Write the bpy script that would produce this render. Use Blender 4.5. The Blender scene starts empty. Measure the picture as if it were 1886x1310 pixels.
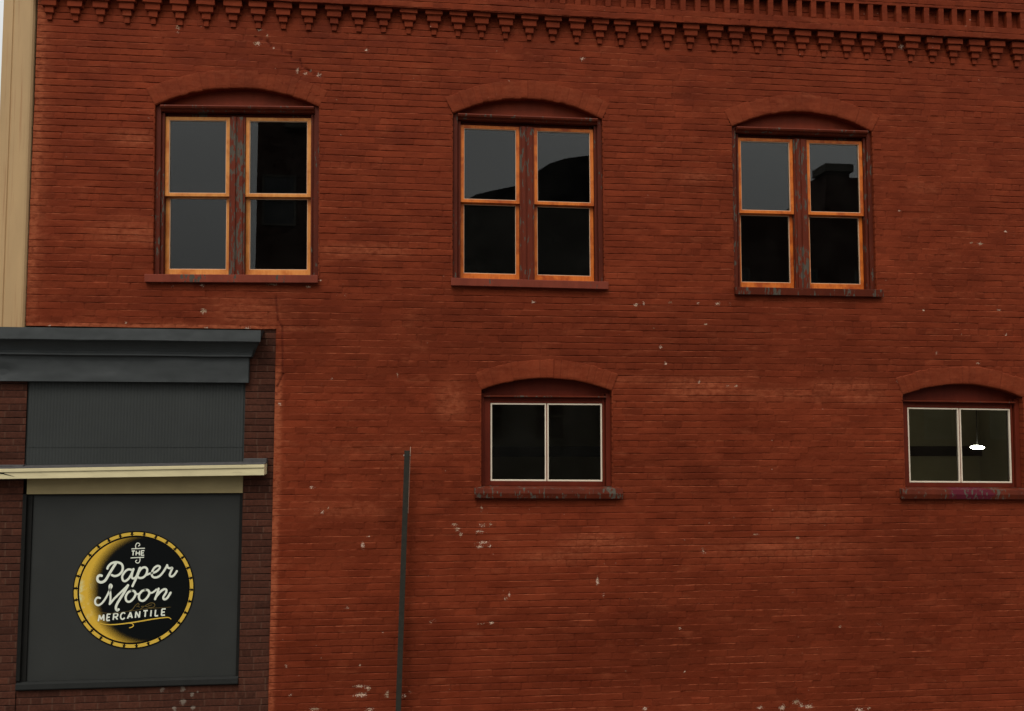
import bpy, bmesh, math, random
import numpy as np
from mathutils import Vector, Matrix

# ------------------------------------------------------------------ camera
SC = bpy.context.scene
COL = SC.collection
R = math.radians
GZ = 3.7                      # eye height above the pavement
FPX = 1500.0; CY = -8.33333
YAW, PITCH, ROLL = 0.10109, 0.05732, 0.00485
def cam_axes():
    cy, sy = math.cos(YAW), math.sin(YAW); cp, sp = math.cos(PITCH), math.sin(PITCH)
    cr, sr = math.cos(ROLL), math.sin(ROLL)
    f = Vector((sy*cp, cy*cp, sp)); r0 = Vector((cy, -sy, 0)); u0 = r0.cross(f)
    return cr*r0+sr*u0, -sr*r0+cr*u0, f
RT, UP, FW = cam_axes()
cam = bpy.data.cameras.new('camera'); camo = bpy.data.objects.new('camera', cam); COL.objects.link(camo)
cam.sensor_fit = 'HORIZONTAL'; cam.sensor_width = 36.0; cam.lens = FPX/1886*36.0
cam.clip_start = 0.05; cam.clip_end = 3000
m = Matrix((RT, UP, -FW)).transposed().to_4x4(); m.translation = Vector((0, CY, GZ)); camo.matrix_world = m
SC.camera = camo

def wp(u, v, y=0.0):
    """point of the facade (depth y) measured at photo position u,v -> world x, z"""
    d = FW + RT*((u-943)/FPX) - UP*((v-655)/FPX)
    t = (y-CY)/d.y
    return d.x*t, GZ + d.z*t

# ------------------------------------------------------------------ world, sun, exposure
SUN_EL, SUN_AZ = R(56), R(205)       # azimuth measured from +Y clockwise
w = bpy.data.worlds.new('World'); SC.world = w; w.use_nodes = True
nt = w.node_tree; nt.nodes.clear()
wo = nt.nodes.new('ShaderNodeOutputWorld'); bg = nt.nodes.new('ShaderNodeBackground')
sky = nt.nodes.new('ShaderNodeTexSky'); sky.sky_type = 'NISHITA'; sky.sun_disc = False
sky.sun_elevation = SUN_EL; sky.sun_rotation = SUN_AZ; sky.dust_density = 4.0; sky.air_density = 1.0; sky.ozone_density = 1.0
hs = nt.nodes.new('ShaderNodeHueSaturation'); hs.inputs['Saturation'].default_value = 0.30
tcw = nt.nodes.new('ShaderNodeTexCoord'); nz = nt.nodes.new('ShaderNodeTexNoise'); nz.inputs['Scale'].default_value = 2.2; nz.inputs['Detail'].default_value = 5
mrw = nt.nodes.new('ShaderNodeMapRange'); mrw.inputs['From Min'].default_value = 0.3; mrw.inputs['From Max'].default_value = 0.7
mrw.inputs['To Min'].default_value = 6.0; mrw.inputs['To Max'].default_value = 8.0
cmb = nt.nodes.new('ShaderNodeCombineColor')
mxw = nt.nodes.new('ShaderNodeMix'); mxw.data_type = 'RGBA'; mxw.inputs[0].default_value = 0.80
L = nt.links
L.new(tcw.outputs['Generated'], nz.inputs['Vector']); L.new(nz.outputs['Fac'], mrw.inputs['Value'])
sxz = nt.nodes.new('ShaderNodeSeparateXYZ'); L.new(tcw.outputs['Generated'], sxz.inputs[0])
gr = nt.nodes.new('ShaderNodeMapRange'); gr.inputs[1].default_value = 0.0; gr.inputs[2].default_value = 1.0; gr.inputs[3].default_value = 0.50; gr.inputs[4].default_value = 2.6
L.new(sxz.outputs[2], gr.inputs[0])
gm0 = nt.nodes.new('ShaderNodeMath'); gm0.operation = 'MULTIPLY'; L.new(mrw.outputs[0], gm0.inputs[0]); L.new(gr.outputs[0], gm0.inputs[1])
for i, k in enumerate((0.99, 1.0, 0.985)):
    mm = nt.nodes.new('ShaderNodeMath'); mm.operation = 'MULTIPLY'; mm.inputs[1].default_value = k
    L.new(gm0.outputs[0], mm.inputs[0]); L.new(mm.outputs[0], cmb.inputs[i])
L.new(sky.outputs[0], hs.inputs['Color']); L.new(hs.outputs[0], mxw.inputs[6]); L.new(cmb.outputs[0], mxw.inputs[7])
L.new(mxw.outputs[2], bg.inputs['Color']); bg.inputs['Strength'].default_value = 0.10
L.new(bg.outputs[0], wo.inputs[0])
sl = bpy.data.lights.new('sun', 'SUN'); sl.energy = 1.4; sl.angle = R(25); sl.color = (1.0, 0.95, 0.88)
so = bpy.data.objects.new('sun', sl); COL.objects.link(so)
sd = Vector((math.sin(SUN_AZ)*math.cos(SUN_EL), math.cos(SUN_AZ)*math.cos(SUN_EL), math.sin(SUN_EL)))
so.rotation_euler = sd.to_track_quat('Z', 'Y').to_euler(); so.location = (0, -6, 20)
SC.render.engine = 'CYCLES'
SC.view_settings.view_transform = 'Standard'; SC.view_settings.look = 'None'
SC.view_settings.exposure = 0.0; SC.view_settings.gamma = 1.0

# ------------------------------------------------------------------ object helpers
def tag(o, label=None, cat=None, group=None, kind=None):
    if label: o['label'] = label
    if cat: o['category'] = cat
    if group: o['group'] = group
    if kind: o['kind'] = kind
    return o
def thing(name, label, cat, loc=(0, 0, 0), group=None):
    o = bpy.data.objects.new(name, None); COL.objects.link(o); o.location = loc; o.empty_display_size = 0.2
    bpy.context.view_layer.update()
    return tag(o, label, cat, group)
def link(name, me, mats, parent=None):
    o = bpy.data.objects.new(name, me); COL.objects.link(o)
    for mt in (mats if isinstance(mats, (list, tuple)) else [mats]):
        if me.materials.find(mt.name) < 0: me.materials.append(mt)
    if parent is not None:
        o.parent = parent; bpy.context.view_layer.update()
        o.matrix_parent_inverse = parent.matrix_world.inverted()
    return o

class MB:
    """collects shapes (world coordinates) and links them as one mesh object"""
    def __init__(s, warp=None): s.v = []; s.f = []; s.mi = []; s.warp = warp
    def add(s, vs, fs, mi=0):
        n = len(s.v); s.v += [tuple(p) for p in vs]; s.f += [tuple(n+i for i in f) for f in fs]; s.mi += [mi]*len(fs); return s
    def box(s, x0, x1, y0, y1, z0, z1, mi=0):
        if x0 > x1: x0, x1 = x1, x0
        return s.add([(x0, y0, z0), (x1, y0, z0), (x1, y1, z0), (x0, y1, z0), (x0, y0, z1), (x1, y0, z1), (x1, y1, z1), (x0, y1, z1)],
                     [(0, 1, 5, 4), (1, 2, 6, 5), (2, 3, 7, 6), (3, 0, 4, 7), (4, 5, 6, 7), (3, 2, 1, 0)], mi)
    def prism(s, pts, y0, y1, mi=0):
        """polygon in x,z (counter-clockwise seen from -y) pushed from y0 to y1"""
        n = len(pts); vs = [(x, y0, z) for x, z in pts]+[(x, y1, z) for x, z in pts]
        fs = [tuple(range(n)), tuple(range(2*n-1, n-1, -1))]+[(i, n+i, n+(i+1) % n, (i+1) % n) for i in range(n)]
        return s.add(vs, fs, mi)
    def profile(s, prof, x0, x1, mi=0, z1off=0.0):
        """closed profile in y,z swept along x (each end can carry an x inset per point: (y,z,inset))"""
        n = len(prof); a = []; b = []
        for p in prof:
            ins = p[2] if len(p) > 2 else 0
            a.append((x0+ins, p[0], p[1])); b.append((x1-ins, p[0], p[1]+z1off))
        fs = [tuple(range(n)), tuple(range(2*n-1, n-1, -1))]+[(i, n+i, n+(i+1) % n, (i+1) % n) for i in range(n)]
        return s.add(a+b, fs, mi)
    def cyl(s, p0, p1, r0, r1=None, n=16, mi=0):
        p0 = Vector(p0); p1 = Vector(p1); r1 = r0 if r1 is None else r1; ax = (p1-p0).normalized()
        a = ax.orthogonal().normalized(); b = ax.cross(a)
        vs = [p0+(a*math.cos(2*math.pi*i/n)+b*math.sin(2*math.pi*i/n))*r0 for i in range(n)]
        vs += [p1+(a*math.cos(2*math.pi*i/n)+b*math.sin(2*math.pi*i/n))*r1 for i in range(n)]
        fs = [(i, (i+1) % n, n+(i+1) % n, n+i) for i in range(n)]+[tuple(range(n-1, -1, -1)), tuple(range(n, 2*n))]
        return s.add(vs, fs, mi)
    def build(s, name, mats, parent=None, bevel=0, smooth=False):
        vs = [s.warp(*p) for p in s.v] if s.warp else s.v
        me = bpy.data.meshes.new(name); me.from_pydata(vs, [], s.f); me.update()
        bm = bmesh.new(); bm.from_mesh(me); bmesh.ops.recalc_face_normals(bm, faces=bm.faces); bm.to_mesh(me); bm.free()
        for p, mi in zip(me.polygons, s.mi): p.material_index = mi; p.use_smooth = smooth
        o = link(name, me, mats, parent)
        if bevel:
            md = o.modifiers.new('bevel', 'BEVEL'); md.width = bevel; md.segments = 2; md.limit_method = 'ANGLE'; md.angle_limit = R(40)
        return o

# ------------------------------------------------------------------ numpy noise
def vnoise(x, z, sx, sz, seed):
    g = np.random.RandomState(seed).rand(257, 257)
    u = np.asarray(x)/sx+91.3; v = np.asarray(z)/sz+57.7
    iu = np.floor(u).astype(int); iv = np.floor(v).astype(int); fu = u-iu; fv = v-iv
    fu = fu*fu*(3-2*fu); fv = fv*fv*(3-2*fv)
    a = g[iu % 257, iv % 257]; b = g[(iu+1) % 257, iv % 257]; c = g[iu % 257, (iv+1) % 257]; d = g[(iu+1) % 257, (iv+1) % 257]
    return (a*(1-fu)+b*fu)*(1-fv)+(c*(1-fu)+d*fu)*fv-0.5

# ------------------------------------------------------------------ material helpers
class NT:
    def __init__(s, name):
        s.m = bpy.data.materials.new(name); s.m.use_nodes = True; s.t = s.m.node_tree; s.t.nodes.clear()
        s.out = s.n('ShaderNodeOutputMaterial'); s.p = s.n('ShaderNodeBsdfPrincipled'); s.l(s.p.outputs[0], s.out.inputs[0])
        s.tc = s.n('ShaderNodeTexCoord')
    def n(s, t): return s.t.nodes.new(t)
    def l(s, a, b): s.t.links.new(a, b)
    def pos(s, scale=(1, 1, 1), obj=False):
        mp = s.n('ShaderNodeMapping'); mp.inputs['Scale'].default_value = scale
        if obj: s.l(s.tc.outputs['Object'], mp.inputs[0])
        else:
            g = s.n('ShaderNodeNewGeometry'); s.l(g.outputs['Position'], mp.inputs[0])
        return mp.outputs[0]
    def noise(s, vec, scale, detail=4, rough=0.55):
        n = s.n('ShaderNodeTexNoise'); n.inputs['Scale'].default_value = scale; n.inputs['Detail'].default_value = detail
        n.inputs['Roughness'].default_value = rough; s.l(vec, n.inputs['Vector']); return n.outputs['Fac']
    def attr(s, name):
        a = s.n('ShaderNodeAttribute'); a.attribute_name = name; return a.outputs['Fac']
    def rng(s, v, a, b, c=0.0, d=1.0):
        n = s.n('ShaderNodeMapRange'); n.inputs[1].default_value = a; n.inputs[2].default_value = b
        n.inputs[3].default_value = c; n.inputs[4].default_value = d; s.l(v, n.inputs[0]); return n.outputs[0]
    def math(s, op, a, b=None):
        n = s.n('ShaderNodeMath'); n.operation = op
        for i, q in enumerate((a, b)):
            if q is None: continue
            if isinstance(q, (int, float)): n.inputs[i].default_value = q
            else: s.l(q, n.inputs[i])
        return n.outputs[0]
    def mix(s, fac, a, b, mode='MIX'):
        n = s.n('ShaderNodeMix'); n.data_type = 'RGBA'; n.blend_type = mode
        for i, q in ((0, fac), (6, a), (7, b)):
            if isinstance(q, (int, float)): n.inputs[i].default_value = q
            elif isinstance(q, tuple): n.inputs[i].default_value = (*q, 1)
            else: s.l(q, n.inputs[i])
        return n.outputs[2]
    def scale(s, col, fac):
        n = s.n('ShaderNodeVectorMath'); n.operation = 'SCALE'
        if isinstance(col, tuple): n.inputs[0].default_value = col
        else: s.l(col, n.inputs[0])
        if isinstance(fac, (int, float)): n.inputs[3].default_value = fac
        else: s.l(fac, n.inputs[3])
        return n.outputs[0]
    def fin(s, col, rough=0.6, spec=0.3, bump=None, bstr=0.3, bdist=0.002, metal=0.0):
        if isinstance(col, tuple): s.p.inputs['Base Color'].default_value = (*col, 1)
        else: s.l(col, s.p.inputs['Base Color'])
        if isinstance(rough, (int, float)): s.p.inputs['Roughness'].default_value = rough
        else: s.l(rough, s.p.inputs['Roughness'])
        s.p.inputs['Specular IOR Level'].default_value = spec; s.p.inputs['Metallic'].default_value = metal
        if bump is not None:
            b = s.n('ShaderNodeBump'); b.inputs['Strength'].default_value = bstr; b.inputs['Distance'].default_value = bdist
            s.l(bump, b.inputs['Height']); s.l(b.outputs[0], s.p.inputs['Normal'])
        return s.m

RED = (0.168, 0.0262, 0.0088)
def mat_paint_brick():
    m = NT('painted_brick'); P = m.pos()
    big = m.noise(P, 0.55, 3); mid = m.noise(m.pos((1, 1, 2.2)), 2.3, 5, 0.6)
    streak = m.noise(m.pos((1.3, 1, 16)), 1.6, 4, 0.6); fine = m.noise(P, 70, 3)
    tone = m.attr('tone'); fade = m.attr('fade'); chip = m.attr('chip'); joint = m.attr('joint')
    f = m.math('ADD', m.rng(big, 0.3, 0.7, 0.86, 1.12), m.rng(mid, 0.25, 0.75, -0.18, 0.18))
    f = m.math('ADD', f, m.rng(streak, 0.25, 0.75, -0.09, 0.10))
    f = m.math('ADD', f, m.rng(fine, 0.3, 0.7, -0.05, 0.05))
    f = m.math('MULTIPLY', f, m.rng(tone, 0, 1, 0.86, 1.13))
    base = m.mix(m.rng(mid, 0.35, 0.75), RED, (0.190, 0.0345, 0.0128))
    base = m.scale(base, f)
    base = m.scale(base, m.rng(m.math('MULTIPLY', m.attr('dark_patch'), m.rng(mid, .2, .8, .6, 1.3)), 0, 1, 1.0, .62))   # older coats of paint, and a darker lower wall
    # worn, chalky patches, plus painted light on brick top edges
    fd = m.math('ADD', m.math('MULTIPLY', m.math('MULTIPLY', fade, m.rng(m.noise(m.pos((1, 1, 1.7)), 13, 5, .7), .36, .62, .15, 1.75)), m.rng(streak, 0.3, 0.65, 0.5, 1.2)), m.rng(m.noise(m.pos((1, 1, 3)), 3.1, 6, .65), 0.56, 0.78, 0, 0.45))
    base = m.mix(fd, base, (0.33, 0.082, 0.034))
    # joints painted darker, standing in for shadow under the brick edges
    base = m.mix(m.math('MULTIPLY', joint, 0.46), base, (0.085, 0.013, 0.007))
    # chipped paint
    cn = m.noise(m.pos((1, 1, 1.4)), 62, 3, 0.75)
    cm = m.rng(m.math('ADD', chip, m.math('MULTIPLY', m.math('SUBTRACT', cn, 0.5), 2.6)), 0.62, 0.70)
    spk = m.rng(m.noise(m.pos((1, 1, 1.6)), 19, 2, 0.4), 0.755, 0.79)
    spk = m.math('MULTIPLY', spk, m.rng(m.noise(P, 1.1, 2), 0.42, 0.6))
    cc = m.mix(m.rng(m.noise(P, 9, 2), 0.45, 0.6), (0.60, 0.41, 0.30), (0.36, 0.24, 0.15))
    base = m.mix(m.math('MAXIMUM', cm, m.math('MULTIPLY', spk, 0.55)), base, cc)
    bump = m.math('ADD', m.noise(P, 120, 4), m.math('MULTIPLY', m.noise(P, 28, 3), 2.2))
    bump = m.math('SUBTRACT', bump, m.math('MULTIPLY', cm, 0.8))
    return m.fin(base, m.rng(mid, 0.3, 0.7, 0.65, 0.85), 0.06, bump, 0.5, 0.003)
def mat_brown_brick():
    m = NT('brown_brick'); P = m.pos()
    tone = m.attr('tone'); joint = m.attr('joint'); chip = m.attr('chip'); head = m.attr('head'); fade = m.attr('fade')
    a = m.mix(tone, (0.050, 0.0175, 0.0105), (0.092, 0.031, 0.018))
    a = m.scale(a, m.rng(m.noise(P, 42, 5, 0.7), 0.25, 0.75, 0.66, 1.34))
    a = m.mix(joint, a, (0.020, 0.013, 0.010)); a = m.mix(m.math('MULTIPLY', head, .8), a, (0.14, 0.072, 0.045))
    a = m.mix(m.math('MULTIPLY', fade, 0.8), a, RED)
    cm = m.rng(m.math('ADD', chip, m.math('MULTIPLY', m.math('SUBTRACT', m.noise(P, 50, 3, .7), 0.5), 1.6)), 0.5, 0.7)
    a = m.mix(m.math('MULTIPLY', cm, 0.7), a, (0.22, 0.18, 0.14))
    return m.fin(a, 0.85, 0.1, m.noise(P, 130, 4), 0.5, 0.002)
def mat_red_paint(name='red_trim_paint', dark=1.0, peel=0.0, col=RED, mag=None):
    m = NT(name); P = m.pos()
    c = m.scale(tuple(x*dark for x in col), m.rng(m.noise(m.pos((3, 3, 1)), 3, 5), 0.25, 0.75, 0.78, 1.22))
    bump = m.noise(m.pos((5, 5, 1)), 18, 4)
    if mag:
        sx = m.n('ShaderNodeSeparateXYZ'); m.l(P, sx.inputs[0]); xx = m.math('ADD', sx.outputs[0], m.math('MULTIPLY', m.math('SUBTRACT', m.noise(P, 9, 4), .5), .35))
        k = m.math('MULTIPLY', m.rng(xx, mag[0]-.03, mag[0]+.03), m.rng(xx, mag[1]+.03, mag[1]-.03)); c = m.mix(k, c, (.10, .010, .019))
    if peel:
        pn = m.noise(m.pos((1.5, 1.5, 0.42)), 24, 3, 0.6); pl = m.noise(m.pos((1.5, 1, 0.5)), 3.0, 2)
        pz = m.math('ADD', pn, m.math('MULTIPLY', m.math('SUBTRACT', pl, 0.5), 0.7))
        mask = m.rng(pz, 0.72-peel*0.12, 0.745-peel*0.12)
        g = m.mix(m.noise(m.pos((8, 8, 1)), 20, 3), (0.050, 0.040, 0.030), (0.135, 0.108, 0.080))
        c = m.mix(mask, c, g); bump = m.math('SUBTRACT', bump, mask)
    return m.fin(c, 0.6, 0.15, bump, 0.5, 0.002)
def mat_wood(name, a, b, c):
    m = NT(name); g = m.noise(m.pos((14, 14, 2.0)), 5, 5, 0.6); k = m.noise(m.pos(), 6.5, 4, .6)
    col = m.mix(m.rng(g, 0.3, 0.7), a, b); col = m.mix(m.rng(k, 0.46, 0.68, 0, .85), col, c)
    return m.fin(col, 0.42, 0.25, g, 0.2, 0.001)
def mat_plain(name, col, rough=0.6, spec=0.3, var=0.12, sc=6, stretch=(1, 1, 1), bump=0.2, metal=0.0):
    m = NT(name); n = m.noise(m.pos(stretch), sc, 5, 0.6)
    return m.fin(m.scale(col, m.rng(n, 0.25, 0.75, 1-var, 1+var)), rough, spec, m.noise(m.pos(), sc*9, 3), bump, 0.001, metal)
def mat_glass():
    m = NT('window_glass'); m.t.nodes.remove(m.p)
    gl = m.n('ShaderNodeBsdfGlossy'); gl.inputs['Roughness'].default_value = 0.0; gl.inputs['Color'].default_value = (1, 1, 1, 1)
    tr = m.n('ShaderNodeBsdfTransparent'); tr.inputs['Color'].default_value = (0.80, 0.82, 0.80, 1)
    fr = m.n('ShaderNodeFresnel'); fr.inputs['IOR'].default_value = 1.5
    ms = m.n('ShaderNodeMixShader'); m.l(m.math('MULTIPLY', fr.outputs[0], 0.98), ms.inputs[0]); m.l(tr.outputs[0], ms.inputs[1]); m.l(gl.outputs[0], ms.inputs[2])
    df = m.n('ShaderNodeBsdfDiffuse'); df.inputs['Color'].default_value = (.34, .32, .27, 1); m2 = m.n('ShaderNodeMixShader')
    du = m.math('MULTIPLY', m.rng(m.noise(m.pos(), 2.6, 6, .65), .4, .75), .010); m.l(du, m2.inputs[0]); m.l(ms.outputs[0], m2.inputs[1]); m.l(df.outputs[0], m2.inputs[2])
    m.l(m2.outputs[0], m.out.inputs[0]); return m.m
def mat_emit(name, col, st):
    m = NT(name); m.p.inputs['Base Color'].default_value = (0.8, 0.8, 0.78, 1)
    m.p.inputs['Emission Color'].default_value = (*col, 1); m.p.inputs['Emission Strength'].default_value = st; return m.m
def mat_grey_panel(ridged):
    m = NT('ribbed_grey_panel' if ridged else 'painted_grey_board')
    n = m.noise(m.pos((1, 1, 1)), 2.0, 4); f = m.rng(n, 0.25, 0.75, 0.9, 1.12)
    col = m.scale((0.038, 0.041, 0.038) if ridged else (0.032, 0.033, 0.030), f)
    if ridged:
        st = m.noise(m.pos((40, 1, 0.6)), 3.0, 3, 0.7)
        col = m.mix(m.rng(st, 0.66, 0.8, 0, 0.6), col, (0.055, 0.058, 0.050))
        return m.fin(col, 0.6, 0.25, m.noise(m.pos(), 30, 3), 0.1, 0.002)
    return m.fin(col, 0.7, 0.2, m.noise(m.pos(), 40, 3), 0.15, 0.001)
def mat_sheet_metal():
    m = NT('dark_painted_sheet_metal'); n = m.noise(m.pos((1, 1, 1.4)), 1.5, 3)
    col = m.scale((0.044, 0.048, 0.047), m.rng(m.noise(m.pos(), 5, 5), 0.25, 0.75, 0.88, 1.12))
    return m.fin(col, 0.5, 0.35, n, 0.6, 0.05)
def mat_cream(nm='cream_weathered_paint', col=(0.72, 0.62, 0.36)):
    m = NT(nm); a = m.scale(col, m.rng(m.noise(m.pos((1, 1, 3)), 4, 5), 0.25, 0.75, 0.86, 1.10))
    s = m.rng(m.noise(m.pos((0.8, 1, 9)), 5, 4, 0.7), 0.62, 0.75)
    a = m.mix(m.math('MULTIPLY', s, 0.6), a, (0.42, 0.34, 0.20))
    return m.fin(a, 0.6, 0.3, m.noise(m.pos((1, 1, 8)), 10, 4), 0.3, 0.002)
def mat_beige():
    m = NT('beige_corner_metal'); a = m.scale((0.50, 0.325, 0.160), m.rng(m.noise(m.pos((3, 3, 0.5)), 2, 5), 0.25, 0.75, 0.9, 1.1))
    s = m.rng(m.noise(m.pos((16, 16, 0.35)), 2.2, 4, 0.65), 0.56, 0.74)
    a = m.mix(m.math('MULTIPLY', s, 0.62), a, (0.32, 0.120, 0.045))
    return m.fin(a, 0.6, 0.2, m.noise(m.pos(), 4, 3), 0.25, 0.01)

M = dict(brick=mat_paint_brick(), brown=mat_brown_brick(), trim=mat_red_paint('red_trim_paint', 1.12), sillred=mat_red_paint('red_sill_paint', 1.0, 0.30, (0.22, 0.045, 0.024)),
         peel=mat_red_paint('peeling_red_paint', 0.80, 1.35), peel2=mat_red_paint('lightly_peeling_red_paint', 0.60, 0.75),
         head=mat_red_paint('worn_head_moulding_paint', 0.72, 0.7), lower=mat_red_paint('dark_red_frame_paint', 0.62, 0.0, (0.20, 0.028, 0.011)),
         sillold=mat_red_paint('weathered_sill_paint', 0.62, 1.25),
         sillmag=mat_red_paint('weathered_sill_paint_with_magenta', 0.62, 0.9, RED, (wp(1745, 905)[0], wp(1815, 905)[0])),
         gold=mat_wood('golden_sash_wood', (0.68, 0.235, 0.045), (0.78, 0.33, 0.085), (0.48, 0.12, 0.02)),
         orange=mat_wood('orange_sash_wood', (0.60, 0.135, 0.018), (0.76, 0.205, 0.030), (0.34, 0.048, 0.008)),
         bead=mat_plain('pale_glazing_bead', (0.72, 0.46, 0.28), 0.5), white=mat_plain('white_glazing_bead', (0.78, 0.66, 0.50), 0.45, var=.06),
         glass=mat_glass(), dark=mat_plain('dark_interior', (0.016, 0.014, 0.012), 0.9, 0.1), olive=mat_plain('olive_interior_plaster', (0.50, 0.45, 0.27), 0.9, 0.1, 0.2, 1.2),
         rail=mat_plain('interior_rail_paint', (0.03, 0.027, 0.018), 0.8), sheet=mat_sheet_metal(), rib=mat_grey_panel(True), board=mat_grey_panel(False),
         frame=mat_plain('black_frame_paint', (0.010, 0.0095, 0.008), 0.65, .15), cream=mat_cream(), tan=mat_cream('shaded_tan_board_paint', (0.34, 0.265, 0.125)), beige=mat_beige(), flash=mat_plain('grey_lead_flashing', (0.075, 0.07, 0.068), 0.6, var=.3, sc=14),  # tan fascia colour deepened to carry the ledge's shade
         frame2=mat_plain('charcoal_frame_paint', (0.019, 0.0195, 0.018), 0.65, .15),
         post=mat_plain('olive_drab_post_paint', (0.024, 0.021, 0.014), 0.7, var=.25, sc=20), wire=mat_plain('pale_pvc', (0.42, 0.28, 0.20), 0.5),
         steel=mat_plain('bolt_steel', (0.35, 0.30, 0.25), 0.4, metal=.5), asphalt=mat_plain('asphalt', (0.035, 0.035, 0.036), 0.9, var=.25, sc=3, bump=.5),
         concrete=mat_plain('pavement_concrete', (0.10, 0.095, 0.085), 0.85, var=.2, sc=4, bump=.4), ground=mat_plain('bare_ground', (0.10, 0.09, 0.07), 0.95, var=.3, sc=.6),
         opp1=mat_plain('dark_opposite_brick', (0.045, 0.022, 0.016), 0.9, var=.2, sc=3), opp2=mat_plain('grey_opposite_stucco', (0.085, 0.078, 0.066), 0.9, var=.2, sc=2),
         oppw=mat_plain('opposite_window_glass', (0.02, 0.022, 0.025), 0.15, .5), slate=mat_plain('dark_roofing', (0.02, 0.02, 0.02), 0.9, .1),
         line=mat_plain('white_road_paint', (0.7, 0.7, 0.68), 0.7, var=.2, sc=8), magenta=mat_plain('dark_magenta_paint', (0.16, 0.012, 0.03), 0.6))

# ------------------------------------------------------------------ brick relief
CH = [ # chipped paint: u, v, half width px, half height px
 (328,50,5,4),(328,61,3,2),(478,55,4,3),(492,66,2,4),(474,80,7,4),(504,89,2,2),(548,130,3,5),(563,136,4,3),(587,138,4,4),(572,131,2,3),(675,93,4,3),(1024,84,2,2),(1072,108,5,4),
 (1125,16,5,3),(1660,86,6,5),(1730,76,7,3),(1866,90,3,6),(1869,110,2,8),(743,3,3,4),(373,526,4,3),(375,573,6,5),(300,520,2,2),(318,527,4,2),(500,523,10,3),(568,528,5,2),(590,517,4,2),
 (983,556,4,3),(1172,562,6,3),(1186,559,3,4),(1234,558,4,2),(1286,559,3,2),(1322,560,6,3),(1345,561,3,2),(620,544,3,2),(636,544,4,2),(1112,523,5,4),(1300,597,4,2),(1217,639,3,3),(1226,670,3,3),
 (732,690,2,4),(516,744,3,3),(611,697,3,2),(1120,695,5,4),(1725,650,2,4),(1801,669,4,2),(1654,700,4,4),(1288,704,3,3),(1340,711,3,2),(1356,711,3,3),
 (935,152,4,3),(917,176,2,4),(938,170,2,6),(838,967,7,3),(843,975,5,4),(848,985,3,4),(888,968,8,3),(884,980,8,3),(890,1000,12,3),(883,1008,6,2),(902,1006,4,3),(903,966,3,4),(887,937,2,5),
 (668,1005,3,6),(679,989,3,2),(574,898,4,3),(581,941,5,2),(594,942,3,3),(604,935,2,2),(640,1118,3,3),(800,1144,7,2),(793,1146,3,2),(705,1166,2,2),(885,1150,8,2),(905,1148,4,3),(932,1103,4,3),(938,1096,2,4),
 (1100,1070,3,7),(1112,1096,2,4),(1147,990,2,2),(1295,1015,3,4),(1391,985,6,2),(1469,991,4,3),(1252,1157,3,3),(1261,1237,2,2),(1618,1150,6,2),(1547,1155,3,2),(663,1225,4,2),(527,1227,3,3),
 (662,1264,10,3),(678,1268,6,4),(664,1280,12,4),(713,1279,4,6),(745,1281,5,3),(757,1273,4,2),(680,1308,10,4),(580,1306,10,4),(535,1280,4,2),(1188,1305,8,4),(1400,1303,8,4),(1441,1303,8,6),(1467,1293,8,5),(1476,1300,6,5),(1492,1300,5,4),(1490,1302,10,4),(1583,1307,12,4),(1600,1305,4,3),
 (380,604,6,2),(455,604,6,3),(90,600,3,2),(232,594,4,2),(1790,447,4,2),(1807,449,6,2),(1853,426,4,3),(1656,388,3,2),(1750,389,2,2),(1701,572,3,3),(1840,571,4,2),(1771,615,2,2),(1853,616,3,3)]
FD = [(62,250,12,260,1.1),(72,250,14,250,.35),(66,130,16,60,.5),(60,520,8,80,.45),(245,255,28,12,.55),(250,430,60,16,.5),(235,404,30,8,.3),(670,462,60,10,.55),(640,470,30,8,.3),(830,740,22,26,.5),(1100,1000,60,14,.45),
 (1290,715,60,16,.6),(1420,726,110,10,.4),(1560,712,60,9,.45),(1590,735,40,9,.4),(1270,728,30,8,.4),(1020,1025,60,10,.4),(1450,1012,120,16,.35),(1280,328,30,10,.35),(1500,950,60,14,.32),(509,770,7,70,1.2),
 (507,870,7,80,1.1),(504,1010,6,160,1.0),(500,1230,5,90,.7),(460,575,50,22,.4),(250,601,230,4,.9),(1790,735,20,14,.3),(700,830,120,14,.2),(640,940,60,12,.3),(1700,345,30,10,.3),(1170,700,60,8,.3),(1760,900,80,8,.15),(1020,905,90,10,.2)]
CR = [[(470,68),(492,76),(500,86),(519,88),(520,96),(536,98),(537,109),(553,111),(556,124),(572,132),(590,142)],[(508,548),(512,590),(520,604),(521,690),(511,712)],[(683,0),(683,12)]]
def nps(lst): return [(*wp(a[0], a[1]), *a[2:]) for a in lst]
ST = [(1130,630,560,62,.55),(1500,1190,420,105,.55),(1000,1210,300,70,.35),(640,1210,150,90,.4),(560,640,40,55,.35),(170,560,110,36,.30),(440,70,140,50,.2),(1250,870,140,30,.25),(700,700,130,22,.2),(1760,1010,150,60,.3),(1480,120,200,22,.15),(1760,520,110,40,.25),(620,985,110,40,.25)]
CHW = nps(CH); STW = nps(ST); FDW = nps(FD); PXM = 180.0
CRW = [[wp(*p) for p in c] for c in CR]

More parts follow.
